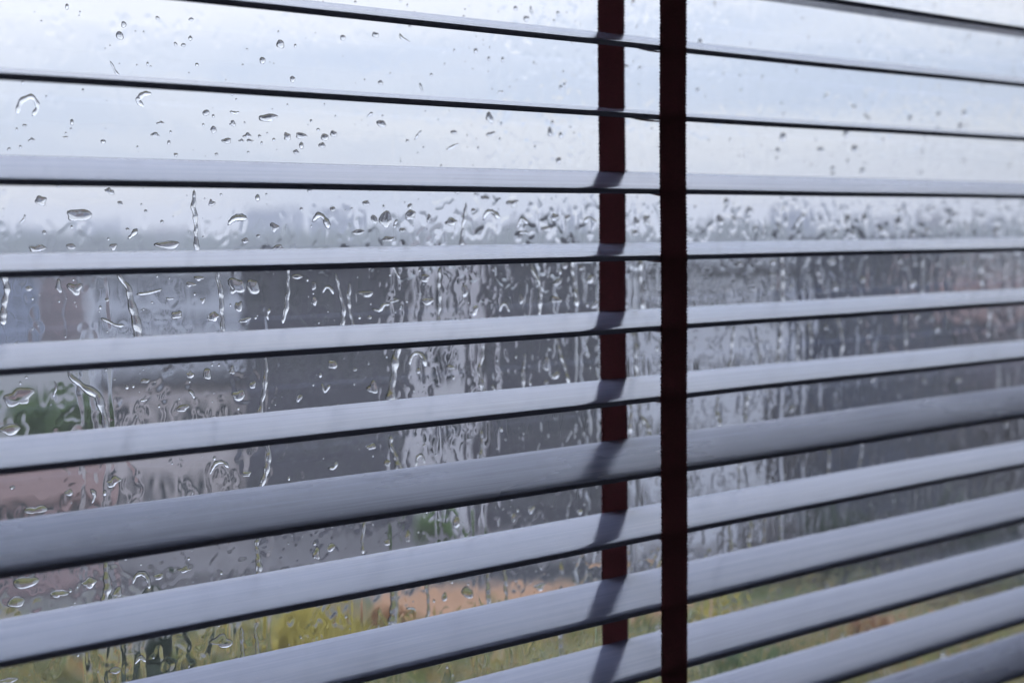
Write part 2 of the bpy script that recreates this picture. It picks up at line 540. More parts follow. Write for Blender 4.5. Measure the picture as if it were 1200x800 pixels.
def path_mesh(pts, wid, H, name):
    """ridge of water along a polyline in the plane of the glass; wid per point (m), H thickness"""
    P = np.array(pts, float); Wd = np.array(wid, float); n = len(P)
    d = np.gradient(P, axis=0); d /= np.linalg.norm(d, axis=1)[:, None] + 1e-9
    nrm = np.stack([-d[:, 1], d[:, 0]], 1)
    prof = np.linspace(-1, 1, 9)
    V = []; k = len(prof)
    wm = Wd.max()
    for i in range(n):
        for u in prof:
            hh = H * (Wd[i] / wm) ** .8 * max(0, 1 - abs(u) ** 2.2) ** .7
            q = P[i] + nrm[i] * u * Wd[i]
            V.append((q[0], hh, q[1]))
    n0 = len(V)
    for i in range(n):
        for u in (-1, 1):
            q = P[i] + nrm[i] * u * Wd[i]; V.append((q[0], -.0002, q[1]))
    F = []
    for i in range(n - 1):
        for j in range(k - 1):
            a = i * k + j; F.append((a, a + k, a + k + 1, a + 1))
        l, r = n0 + 2 * i, n0 + 2 * i + 1
        F += [(l, r, r + 2, l + 2), (i * k, l, l + 2, (i + 1) * k), (i * k + k - 1, (i + 1) * k + k - 1, r + 2, r)]
    F.append(tuple(range(k)) + (n0 + 1, n0))
    F.append(tuple((n - 1) * k + j for j in range(k - 1, -1, -1)) + (n0 + 2 * n - 2, n0 + 2 * n - 1))
    me = mesh_np(name, V, F, True)
    bm = bmesh.new(); bm.from_mesh(me); bmesh.ops.recalc_face_normals(bm, faces=bm.faces); bm.to_mesh(me); bm.free()
    return me

NDROP = [0]
def fix_normals(me):
    bm = bmesh.new(); bm.from_mesh(me); bmesh.ops.recalc_face_normals(bm, faces=bm.faces); bm.to_mesh(me); bm.free()
def place(o, px, py):
    p = on_glass(px, py); o.location = (p[0], YD, p[2])
def mpp(px, py):     # metres per photo pixel up the glass there
    p = on_glass(px, py); return float((p - CAM) @ FW) / FPX

GAPS = ['second gap above the upper wide slat', 'gap above the upper wide slat', 'gap below the upper wide slat', 'second gap below the upper wide slat',
        'second gap above the lower wide slat', 'gap above the lower wide slat', 'gap below the lower wide slat', 'second gap below the lower wide slat', 'third gap below the lower wide slat', 'fourth gap below the lower wide slat']
SLAT_AT = [(SLAT_Z[i + 2], SLAT_T[i + 2]) for i in range(1, 12)]
def slat_y(i, px):          # photo row of the front edge of visible slat i at column px
    z = SLAT_AT[i][0]
    d0 = ray(px, 300); s_ = -CAM[1] / d0[1]; x_ = CAM[0] + d0[0] * s_
    q = np.array([x_, 0.0, z]) - CAM
    return 400 - FPX * float(q @ UP) / float(q @ FW)
def where(px, py):
    k = 0
    for i in range(1, 11):
        if py > slat_y(i - 1, px): k = i
    g_ = GAPS[max(0, min(len(GAPS) - 1, k - 1 if py > slat_y(0, px) else 0))]
    side_ = 'left of the tapes' if px < 700 else ('between the tapes' if px < 775 else 'right of the tapes')
    return side_ + ', ' + g_
TAKEN = []
def clear(x0, y0, x1, y1):
    for (a, b_, c_, d_) in TAKEN:
        if x0 < c_ and x1 > a and y0 < d_ and y1 > b_: return False
    TAKEN.append((x0, y0, x1, y1)); return True
def drop(px, py, wpx, hpx, irr=.36, flat=None):
    m_ = .5
    if not clear(px - wpx * m_, py - hpx * m_, px + wpx * m_, py + hpx * m_): return
    s = mpp(px, py); sx = s / 0.74       # the pane is seen slantwise
    a, b_ = wpx / 2 * sx, hpx / 2 * s
    H = min(0.66 * min(a, b_) + .00015, 0.0020)
    H *= flat if flat else (.6 + .4 * ((NDROP[0] * 7919) % 101) / 100)
    NDROP[0] += 1
    me = blob_mesh(a, b_, H, irr, .42, NDROP[0]); fix_normals(me)
    o = ob('raindrop', me, M_water); place(o, px, py)
    big = max(wpx, hpx); sz = 'tiny' if big < 7 else 'small' if big < 11 else 'plump' if big < 18 else 'large'
    sh = 'wide' if wpx > 1.45 * hpx else 'upright' if hpx > 1.25 * wpx else 'rounded'
    tag(o, f'{sz} {sh} raindrop {where(px, py)}', 'raindrop', 'raindrops clinging to the window')
def path(pp, wpx, kind, H=None, jit=0.0):
    """pp: list of photo-pixel points, resampled smoothly"""
    pp = np.array(pp, float)
    r_ = np.random.default_rng(NDROP[0] + 500)
    n = max(9, int(np.abs(np.diff(pp, axis=0)).sum() / 2.5))
    n = min(n, 70)
    seg = np.r_[0, np.cumsum(np.linalg.norm(np.diff(pp, axis=0), axis=1))]
    u = np.linspace(0, seg[-1], n)
    x, y = np.interp(u, seg, pp[:, 0]), np.interp(u, seg, pp[:, 1])
    for _ in range(3 if n < 14 else 6):
        x[1:-1] = (x[:-2] + 2 * x[1:-1] + x[2:]) / 4; y[1:-1] = (y[:-2] + 2 * y[1:-1] + y[2:]) / 4
    if jit:
        j = np.cumsum(r_.normal(0, jit, n)); j -= np.linspace(j[0], j[-1], n); x += j
    hw = wpx * .45
    rects = [(x[k:k + 6].min() - hw, y[k:k + 6].min() - 1, x[k:k + 6].max() + hw, y[k:k + 6].max() + 1) for k in range(0, n - 1, 5)]
    for (x0, y0, x1, y1) in rects:
        for (a, b_, c_, d_) in TAKEN:
            if x0 < c_ and x1 > a and y0 < d_ and y1 > b_: return False
    TAKEN.extend(rects)
    NDROP[0] += 1
    cx_, cy_ = x.mean(), y.mean(); c0 = on_glass(cx_, cy_)
    G = np.array([on_glass(a, b_) for a, b_ in zip(x, y)])
    pts = np.stack([G[:, 0] - c0[0], G[:, 2] - c0[2]], 1)
    s = mpp(cx_, cy_)
    v = np.linspace(0, 1, n)
    env = np.minimum(1, np.sqrt(np.minimum(v, 1 - v) * n / 3) + .12)
    var = 1 + .22 * np.sin(v * r_.uniform(4, 14) + r_.uniform(0, 6)) + .14 * np.sin(v * 31 + r_.uniform(0, 6))
    wid = wpx / 2 * s * env * var * (0.8 + .4 * v)
    Hh = H if H else (min(.34 * wid.max() + .00005, .0009) if kind == 'run' else min(.55 * wid.max() + .0001, .0013))
    run = kind == 'run'
    o = ob('rivulet' if run else 'dribble', path_mesh(pts, wid, Hh, 'rivulet' if run else 'dribble'), M_water)
    o.location = (c0[0], YD, c0[2])
    ln = seg[-1]
    if run: lab = ('broad' if wpx > 7.5 else 'thin') + (' winding' if np.ptp(x) > 8 else ' straight') + ' rivulet of rain ' + where(pp[:, 0].mean(), pp[:, 1].mean())
    else: lab = ('short' if ln < 16 else 'long') + (' arched' if y[0] > y.min() + 4 and y[-1] > y.min() + 4 else ' curled') + ' dribble of rain ' + where(cx_, cy_)
    tag(o, lab, 'rivulet' if run else 'dribble', 'rivulets running down the window' if run else 'curled dribbles on the window')
    return True

# drops seen in the gaps between the slats (photo pixels on the pane): x, y, width, height
for d in [(93,252,24,15),(48,235,11,11),(129,224,8,7),(248,238,6,8),(141,238,5,5),(322,266,9,9),(390,245,6,6),(273,145,8,5),(290,159,8,6),(314,138,20,9),(353,159,12,7),
 (347,178,6,5),(188,144,6,4),(182,158,9,5),(198,167,4,4),(283,165,5,4),(293,165,6,4),(337,160,7,9),(391,157,8,7),(266,165,9,7),(77,161,5,3),(37,164,6,4),(215,53,5,4),(206,52,4,4),(343,93,5,8),
 (575,157,10,5),(574,138,9,11),(447,145,12,7),(532,155,7,5),(645,155,6,9),(452,257,15,18),(481,252,13,11),(529,260,14,9),(601,238,13,8),(650,254,9,10),(665,255,7,8),(503,256,5,9),(439,257,7,10),
 (429,238,8,6),(569,232,9,5),(746,260,8,10),(758,258,9,12),(878,247,9,9),(844,258,10,11),(851,236,5,9),(1013,256,8,10),(994,258,8,13),(1053,260,10,12),(1112,262,8,10),(1011,200,7,7),(976,197,6,5),(1002,174,8,9),(962,175,10,5),
 (197,287,21,11),(44,291,15,9),(133,289,8,7),(326,290,12,6),(88,338,15,13),(69,335,6,14),(34,338,8,5),(277,335,17,19),(297,336,13,18),(223,333,9,6),(233,326,9,6),(280,359,7,14),(250,371,12,11),(207,369,12,9),(287,375,10,7),(238,352,5,6),
 (368,335,5,10),(348,324,12,6),(369,353,6,9),(22,465,26,22),(12,503,20,13),(214,478,14,8),(280,463,15,12),(272,434,6,9),(243,438,9,13),(223,439,7,9),(170,446,8,6),(390,427,10,11),(351,466,5,9),
 (498,326,13,8),(430,344,18,6),(545,341,9,12),(653,331,12,7),(692,327,9,11),(651,351,14,8),(611,351,5,11),(697,357,10,8),(501,353,14,9),(557,363,8,9),(640,427,9,13),(651,440,10,9),(437,454,12,14),(528,430,9,6),(435,523,11,8),
 (867,309,8,6),(906,307,9,6),(905,322,9,4),(975,307,10,7),(979,336,10,10),(1011,327,9,7),(1070,332,11,8),(1099,309,7,6),(1129,309,11,6),(1092,373,6,7),(1099,386,7,6),(1134,376,7,6),(1008,376,6,5),(1023,445,5,5),(1083,446,8,5),(1123,445,9,6),(928,479,6,8),
 (979,272,9,7),(1000,274,7,6),(1033,270,9,8),(1070,273,10,9),(1087,270,9,7),(1114,270,9,7),(1168,270,12,7),(905,336,5,4),(852,340,5,4),(884,338,4,4),(928,336,5,5),
 (42,597,16,12),(81,577,8,8),(133,564,14,11),(289,555,10,7),(19,705,17,14),(30,682,24,15),(105,682,14,13),(138,693,9,12),(69,695,14,11),(186,675,12,7),(216,667,13,7),(371,648,8,15),(388,641,9,10),(260,751,21,15),(135,785,10,10),(10,797,15,8),
 (535,611,10,12),(478,628,7,14),(454,635,8,7),(602,606,6,10),(623,597,7,8),(680,599,6,7),(548,694,14,13),(633,687,12,8),(658,665,6,13),(521,699,6,11),(462,352,8,6),(412,300,9,8),(560,300,10,6),(420,272,15,6),(455,280,14,6),(640,268,12,6)]:
    drop(*d)
# hooked and arched dribbles
for pp, w_ in [([(267,264),(272,257),(280,254),(290,256)],7),([(366,260),(374,250),(381,256),(386,268)],7),([(322,258),(328,270),(321,277),(330,287)],6),([(327,258),(338,262),(343,275)],6),
 ([(492,97),(494,104),(496,108)],3),([(622,7),(622,14),(625,18)],3),([(486,164),(490,158),(494,153)],3),([(430,137),(437,132)],3),([(169,125),(160,118),(168,109),(178,110)],6),([(20,134),(24,118),(38,112),(46,125),(38,136)],6),
 ([(566,258),(571,247),(577,247),(586,256)],6),([(700,262),(690,254),(684,262)],5),([(932,268),(937,257),(944,252)],6),([(378,344),(382,335),(388,337),(391,345)],4),([(436,362),(446,365),(449,356),(457,357)],5),
 ([(586,366),(587,357),(593,354),(597,366)],4),([(480,428),(482,416),(490,412),(497,418),(499,430)],6),([(377,448),(381,461),(387,450)],4),([(246,556),(252,542),(262,540),(268,548)],5),([(384,548),(393,549),(395,539)],5),
 ([(156,684),(158,674),(168,670),(175,680),(175,690)],6),([(488,548),(488,534),(495,531),(498,543)],4),([(108,590),(112,578),(106,573)],5),([(606,268),(611,254),(619,262)],5),([(207,341),(214,330),(221,326)],6),([(268,461),(272,450),(279,460)],5),
 ([(158,778),(165,768),(171,775)],5),([(118,373),(127,376),(136,382),(146,381)],4),([(160,345),(176,343),(190,339)],4),([(150,280),(157,274),(161,268)],6),([(470,275),(474,262),(480,256)],6),([(512,268),(516,256),(522,252)],5),([(1040,262),(1046,250),(1051,262)],6)]:
    path(pp, w_, 'arch', H=.00022 if pp[0][1] < 140 and w_ > 4 else None)
# rivulets
for pp, w_ in [([(141,325),(151,338),(154,360),(160,390)],9),([(255,322),(259,345),(262,392)],6),([(338,316),(338,345),(334,368)],5),([(84,442),(100,454),(118,462),(123,480),(124,506)],9),([(158,438),(140,447),(128,462)],6),([(267,452),(270,470),(266,484)],7),
 ([(312,425),(309,450),(305,486)],6),([(235,436),(233,460),(231,492)],6),([(474,310),(475,332),(470,348),(464,362),(463,384)],13),([(465,412),(462,440),(456,472)],10),([(460,520),(466,540),(470,552)],8),([(514,326),(516,345),(513,372)],5),([(522,338),(521,356),(511,372)],5),
 ([(545,325),(558,335),(566,350),(570,374)],8),([(568,410),(562,432),(566,462)],6),([(602,318),(606,335),(598,352)],5),([(625,318),(632,330),(634,362)],5),([(750,312),(753,338),(752,366)],7),([(743,396),(746,420),(744,446)],7),([(740,484),(736,500),(738,520)],6),([(748,488),(758,496),(760,512)],6),
 ([(888,306),(890,330),(887,352)],5),([(918,306),(917,330),(918,352)],6),([(916,384),(913,410),(912,432)],6),([(983,380),(986,400),(982,422)],5),([(948,382),(950,425)],5),([(885,400),(888,418),(892,432)],5),([(1120,302),(1122,340)],5),([(1149,302),(1150,340)],6),([(1178,300),(1176,340)],5),([(1082,306),(1081,345)],5),
 ([(314,530),(313,552),(306,572)],7),([(125,560),(122,590),(124,606)],7),([(124,672),(126,690),(120,706)],9),([(300,640),(304,668)],7),([(284,742),(286,766)],5),([(300,738),(304,768)],5),([(461,690),(462,712),(459,735)],10),([(501,690),(503,712),(500,728)],5),([(572,678),(573,705)],6),([(590,668),(594,690)],5),([(658,748),(660,770)],8),([(430,596),(424,630)],4),
 ([(255,236),(257,264),(250,284)],6),([(228,240),(230,282)],6),([(165,240),(160,262)],5),([(500,262),(502,285)],5),([(545,250),(541,285)],5),([(620,262),(622,285)],6),([(180,320),(176,352)],6),([(66,322),(72,344),(68,362)],6),([(5,318),(10,340),(4,365)],9),([(395,330),(402,358),(400,382)],5),([(410,350),(414,376)],5),([(566,516),(563,540)],6),([(404,400),(408,440)],4),([(655,410),(664,432)],5),([(670,318),(676,350)],6),([(616,425),(613,448)],5),([(860,395),(856,430)],5),([(840,478),(845,500)],6),([(876,470),(873,498)],6),([(936,380),(934,425)],5),([(1005,384),(1004,420)],4),([(1160,355),(1158,382)],5),([(1060,384),(1061,404)],5),([(855,612),(857,640)],5),([(880,606),(878,640)],6),([(898,602),(896,636)],5),([(913,600),(915,628)],5),([(866,548),(864,575)],5),([(972,530),(970,552)],5),([(1010,522),(1006,545)],5)]:
    pp = [(pp[0][0] + random.uniform(-3, 3), pp[0][1] - random.uniform(8, 20))] + pp + [(pp[-1][0] + random.uniform(-3, 3), pp[-1][1] + random.uniform(8, 20))]
    path(pp, w_, 'run', jit=.4)

# more curled dribbles, thickest where the rain beats on the middle of the pane
cnt = 0
for k in range(900):
    if cnt >= 48: break
    px, py = random.uniform(4, 1196), random.choice([random.uniform(232, 290), random.uniform(300, 470), random.uniform(300, 470), random.uniform(470, 790), random.uniform(40, 200)])
    n_ = random.choice([2, 3, 3, 4]); a_ = random.uniform(0, 6.28); q = [(px, py)]; w_ = random.uniform(2.4, 5.0)
    if py < 200: w_ *= .7
    for j in range(n_):
        a_ += random.uniform(-1.3, 1.3); st_ = random.uniform(3, 6.5)
        q.append((q[-1][0] + st_ * math.cos(a_), q[-1][1] + st_ * 1.1 * math.sin(a_)))
    if path(q, w_, 'arch', H=.0003 if py < 200 else None): cnt += 1

for k in range(130):
    px, py = random.uniform(4, 1196), random.choice([random.uniform(20, 230), random.uniform(232, 330), random.uniform(300, 790)])
    w_ = random.uniform(3.2, 8.5); drop(px, py, w_, w_ * random.uniform(.75, 1.35), irr=.18)

# a fine spray of beads too many to count
def beads():
    V, F = [], []
    seg = 8
    for k in range(6500):
        x, z = rng.uniform(GX0 + .01, GX1 - .01), rng.uniform(GZ0 + .01, GZ1 - .01)
        r = min(.0017, .00030 + rng.exponential(.00034)); e = rng.uniform(.7, 1.7); hgt = r * .65; sg = r * e * .3
        qv = np.array([x, YO, z]) - CAM; dq = float(qv @ FW); ax, ay = 600 + FPX * float(qv @ RT) / dq, 400 - FPX * float(qv @ UP) / dq
        if any(t_[0] - 3 < ax < t_[2] + 3 and t_[1] - 3 < ay < t_[3] + 3 for t_ in TAKEN): continue
        b0 = len(V)
        for q, hh in ((1.0, -0.0001), (1.0, 0.0), (.8, .6), (.45, .9)):
            hq = hgt * hh if hh > 0 else hh
            V += [(x + r * q * math.cos(a), YD + hq, z + r * e * q * math.sin(a + .25 * math.sin(2 * a + k)) - sg * (1 - q)) for a in np.linspace(0, 2 * math.pi, seg, endpoint=False)]
        V.append((x, YD + hgt, z - sg)); V.append((x, YD - .0001, z))
        for lv in range(3):
            A, B = b0 + lv * seg, b0 + (lv + 1) * seg
            F += [(A + i, B + i, B + (i + 1) % seg, A + (i + 1) % seg) for i in range(seg)]
        tp, bt = b0 + 4 * seg, b0 + 4 * seg + 1
        F += [(b0 + 3 * seg + i, tp, b0 + 3 * seg + (i + 1) % seg) for i in range(seg)]
        F += [(b0 + i, b0 + (i + 1) % seg, bt) for i in range(seg)]
    me = mesh_np('rain_spray', V, F, True); fix_normals(me)
    o = ob('rain_spray', me, M_water)
    tag(o, 'fine spray of pinhead rain specks scattered over the window', 'water', kind='stuff')
beads()

# ------------------------------------------------------------------ outside, four floors down
ZG = -14.0
def outdoor(name, c0, c1, *a, **k):
    K = 0.64
    return rough_mat(name, tuple(v * K for v in c0), tuple(v * K for v in c1), *a, **k)
def ground(px, py, z=ZG):
    d = ray(px, py); s = (z - CAM[2]) / d[2]
    return CAM + d * s
M_lawn, t, b = mat('patchy autumn lawn')
f = noise(t, (1, 1, 1), 0.16, 6, 0.65)
t.links.new(ramp(t, f, [(0.34, (0.022, 0.040, 0.006)), (0.47, (0.066, 0.078, 0.010)), (0.56, (0.120, 0.082, 0.028)), (0.66, (0.040, 0.058, 0.008))]), b.inputs['Base Color'])
b.inputs['Roughness'].default_value = 0.9
M_dirt = outdoor('dead leaves and earth', (0.30, 0.155, 0.070), (0.50, 0.28, 0.145), 0.8, rough=0.9)
M_pave = outdoor('wet paving', (0.17, 0.16, 0.16), (0.24, 0.23, 0.23), 0.5, rough=0.35)
M_road = outdoor('wet asphalt', (0.05, 0.05, 0.055), (0.075, 0.075, 0.08), 0.6, rough=0.16)
M_pane2 = outdoor('house window glass', (0.03, 0.035, 0.04), (0.05, 0.055, 0.06), 1.0, rough=0.08)

n = 48
gv = [(CAM[0], CAM[1], ZG)] + [(1500 * math.cos(2 * math.pi * i / n), 1500 * math.sin(2 * math.pi * i / n), ZG) for i in range(n)]
g = ob('ground', mesh_np('ground', gv, [(0, 1 + i, 1 + (i + 1) % n) for i in range(n)]), outdoor('distant ground', (0.10, 0.10, 0.085), (0.17, 0.165, 0.15), 0.05, rough=0.8))
tag(g, kind='structure')
def sheet(name, pix, m_, lift):
    P = [ground(*q) for q in pix]
    v = [(p[0], p[1], ZG + lift) for p in P]
    return tag(ob(name, mesh_np(name, v, [tuple(range(len(v)))]), m_), kind='structure')
sheet('lawn', [(-700, 1150), (2100, 1150), (1700, 690), (1000, 655), (560, 690), (320, 706), (240, 760), (-300, 785)], M_lawn, .004)
sheet('road', [(-200, 705), (380, 690), (800, 672), (1500, 662), (1500, 640), (800, 652), (380, 668), (-200, 682)], M_road, .012)
sheet('pavement', [(-300, 681), (380, 667), (800, 651), (1500, 639), (1500, 600), (800, 612), (300, 622), (-300, 640)], M_pave, .016)
sheet('earth_bank', [(440, 716), (600, 738), (790, 722), (800, 680), (640, 684), (450, 693)], M_dirt, .008)
sheet('earth_patch', [(970, 748), (1090, 742), (1140, 726), (1000, 722)], M_dirt, .008)

def depth_of(p): return float((p - CAM) @ FW)
def building(name, label, cat, xl, xr, yt, yb, m_wall, m_roof, cols, rows, turn=0.0, deep=9.0, roof='flat', stair=None, win=True, side=True):
    pb_ = ground((xl + xr) / 2, yb)
    dep = depth_of(pb_)
    wd = (xr - xl) / FPX * dep
    d = ray((xl + xr) / 2, yb)
    az = math.atan2(d[0], d[1])
    zt = CAM[2] + (np.linalg.norm((pb_ - CAM)[:2])) * (ray((xl + xr) / 2, yt)[2] / np.linalg.norm(ray((xl + xr) / 2, yt)[:2]))
    Hh = zt - ZG
    e = ob(name, None); e.location = (pb_[0], pb_[1], ZG); e.rotation_euler = (0, 0, -az + turn)
    tag(e, label, cat)
    x0, x1 = -wd / 2, wd / 2
    mb = MB()
    # front wall: piers and spandrels round real openings
    cw, rh = wd / cols, Hh / rows
    ww, wh = min(cw * .55, 1.9), min(rh * .52, 1.6)
    skip = lambda c: stair is not None and c in stair
    spots = []
    if win:
        for r in range(rows):
            z0, z1 = r * rh, (r + 1) * rh
            for c in range(cols):
                a, b_ = x0 + c * cw, x0 + (c + 1) * cw
                xm, zm = (a + b_) / 2, z0 + rh * .54
                if skip(c): mb.box(a, b_, 0, .3, z0, z1); continue
                mb.box(a, xm - ww / 2, 0, .3, z0, z1); mb.box(xm + ww / 2, b_, 0, .3, z0, z1)
                mb.box(xm - ww / 2, xm + ww / 2, 0, .3, z0, zm - wh / 2); mb.box(xm - ww / 2, xm + ww / 2, 0, .3, zm + wh / 2, z1)
                spots.append((xm, zm))
        mb.box(x0, x1, .35, deep, 0, Hh)
    else:
        mb.box(x0, x1, 0, deep, 0, Hh)
    mb.build('wall', m_wall, e)
    if stair is not None:
        a, b_ = x0 + min(stair) * cw, x0 + (max(stair) + 1) * cw
        s_ = MB().box(a, b_, -.8, -.002, 0, Hh + .5).build('stairwell', M_pale, e)
        s_['label'] = 'pale rendered stairwell strip'
        for r in range(rows):
            MB().box((a + b_) / 2 - .5, (a + b_) / 2 + .5, -.86, -.78, r * rh + rh * .2, r * rh + rh * .75).build('window', M_pane2, s_)
    if roof == 'flat':
        MB().box(x0 - .3, x1 + .3, -.3, deep + .3, Hh, Hh + .35).build('roof', m_roof, e)
    else:
        rz = wd * .22
        rb = MB()
        v = [(x0 - .4, -.4, Hh - .05), (x1 + .4, -.4, Hh - .05), (x1 + .4, deep + .4, Hh - .05), (x0 - .4, deep + .4, Hh - .05), (x0 - .4, deep / 2, Hh + rz), (x1 + .4, deep / 2, Hh + rz)]
        rb.v = v; rb.f = [(0, 1, 5, 4), (2, 3, 4, 5), (0, 4, 3), (1, 2, 5), (0, 3, 2, 1)]
        ro = rb.build('roof', m_roof, e)
        MB().box(x0 + wd * .2, x0 + wd * .2 + .6, deep * .4, deep * .4 + .6, Hh + rz * .4, Hh + rz + .6).build('chimney', m_wall, ro)
    if spots:
        wm = MB().box(-ww / 2, ww / 2, .18, .22, -wh / 2, wh / 2).build('window', M_pane2, e)
        fm = MB()
        f_ = .07
        fm.box(-ww / 2, -ww / 2 + f_, .1, .178, -wh / 2, wh / 2); fm.box(ww / 2 - f_, ww / 2, .1, .178, -wh / 2, wh / 2)
        fm.box(-ww / 2 + f_, ww / 2 - f_, .1, .178, wh / 2 - f_, wh / 2); fm.box(-ww / 2 + f_, ww / 2 - f_, .1, .178, -wh / 2, -wh / 2 + f_); fm.box(-f_ / 2, f_ / 2, .1, .178, -wh / 2 + f_, wh / 2 - f_)
        fo = fm.build('window_frame', M_wf, wm)
        for k, (x, z) in enumerate(spots):
            if k == 0: wm.location = (x, 0, z); continue
            c1 = wm.copy(); COL.objects.link(c1); c1.location = (x, 0, z); c1.parent = e
            c2 = fo.copy(); COL.objects.link(c2); c2.parent = c1
    return e
M_wf = outdoor('pale window frames', (0.45, 0.45, 0.46), (0.5, 0.5, 0.5), 2)
M_pale = outdoor('pale render', (0.55, 0.54, 0.56), (0.64, 0.63, 0.65), .4)
M_darkw = outdoor('dark grey brick', (0.085, 0.083, 0.098), (0.13, 0.127, 0.145), .5)
M_darkb = outdoor('slate blue cladding', (0.085, 0.092, 0.122), (0.120, 0.128, 0.165), .4)
M_beige = outdoor('beige render', (0.50, 0.45, 0.44), (0.60, 0.55, 0.53), .4)
M_pink = outdoor('pinkish brick', (0.36, 0.25, 0.25), (0.42, 0.31, 0.30), .6)
M_brown = outdoor('brown brick', (0.22, 0.195, 0.215), (0.29, 0.26, 0.28), .5)
M_blueg = outdoor('blue grey panels', (0.25, 0.29, 0.39), (0.31, 0.35, 0.46), .3)
M_pgrey = outdoor('pale grey panels', (0.52, 0.54, 0.60), (0.62, 0.64, 0.69), .3)
M_roof = outdoor('dark roof felt', (0.05, 0.05, 0.055), (0.08, 0.08, 0.085), .6)
M_tile = outdoor('brown roof tiles', (0.15, 0.09, 0.075), (0.21, 0.13, 0.11), 1.5)

building('apartment_block', 'long dark brick apartment block with a pale stairwell strip, beyond the road', 'building', 292, 708, 304, 618, M_darkw, M_roof, 11, 4, .10, 11, stair=(5, 6))
building('apartment_block', 'pale grey low block right beside the dark brick apartment block', 'building', 738, 922, 322, 636, M_pgrey, M_roof, 6, 4, -.15, 10)
building('apartment_block', 'slate blue clad block behind the hedge of dark shrubs', 'building', 926, 1104, 290, 606, M_darkb, M_roof, 6, 5, .05, 10)
building('house', 'brown brick house next to the slate blue block', 'building', 1098, 1290, 372, 566, M_brown, M_tile, 5, 3, .1, 9, roof='gable')
building('office_building', 'pale panelled office building far behind the brown brick house', 'building', 1096, 1300, 300, 400, M_beige, M_roof, 9, 4, 0, 14)
building('house', 'beige rendered house beside the dark brick apartment block', 'building', 126, 288, 452, 622, M_beige, M_roof, 4, 2, -.08, 8)
building('office_building', 'pale blue grey office building behind the beige house', 'building', 112, 296, 326, 470, M_pgrey, M_roof, 8, 4, .1, 12)
building('house', 'pinkish brown house with a tiled roof in front of the round green tree', 'building', -90, 122, 585, 692, M_pink, M_tile, 5, 2, .12, 8, roof='gable')
building('office_building', 'far pink brick building between two blue grey blocks', 'building', 52, 102, 320, 402, M_pink, M_roof, 3, 4, 0, 12)
building('office_building', 'far blue grey block left beside the pink brick building', 'building', -60, 48, 322, 410, M_blueg, M_roof, 5, 4, .1, 12)
building('office_building', 'tall blue tower on the misty skyline above the dark apartment block', 'building', 290, 346, 246, 303, M_blueg, M_roof, 5, 7, 0, 15)
far = [(-20, 60, 266, 303), (90, 150, 258, 302), (160, 225, 268, 305), (372, 420, 250, 304), (446, 520, 264, 306), (560, 630, 258, 303), (655, 690, 247, 304), (735, 770, 262, 302), (815, 890, 259, 303), (905, 948, 245, 304), (975, 1060, 256, 303), (1080, 1118, 248, 304), (1150, 1230, 258, 303)]
for k, (a, b_, t0, t1) in enumerate(far):
    e = building('distant_building', ['blue grey', 'pale grey', 'brownish'][k % 3] + ' hazy flat-roofed building far off on the skyline', 'building', a, b_, t0, t1, [M_blueg, M_pgrey, M_brown][k % 3], M_roof, 6, 5, rng.uniform(-.2, .2), 18)
    e['group'] = 'hazy buildings on the skyline'

# trees and shrubs
def leaf_mat(name, c0, c1):
    mm, t, b = mat(name)
    oi = nd(t, 'ShaderNodeNewGeometry')
    t.links.new(ramp(t, oi.outputs['Random Per Island'], [(0.1, tuple(v * .75 for v in c0)), (0.9, tuple(v * .75 for v in c1))]), b.inputs['Base Color'])
    b.inputs['Roughness'].default_value = .6
    return mm
L_green = leaf_mat('green leaves', (0.045, 0.095, 0.018), (0.115, 0.190, 0.040))
L_dark = leaf_mat('dark evergreen leaves', (0.018, 0.035, 0.018), (0.040, 0.065, 0.032))
L_yell = leaf_mat('yellow autumn leaves', (0.38, 0.30, 0.03), (0.58, 0.48, 0.07))
L_oran = leaf_mat('rusty autumn leaves', (0.32, 0.14, 0.04), (0.50, 0.26, 0.11))
L_grey = leaf_mat('grey brown twigs', (0.085, 0.080, 0.085), (0.15, 0.14, 0.145))
M_bark = outdoor('bark', (0.06, 0.045, 0.035), (0.11, 0.085, 0.07), 6, (1, 1, .3))

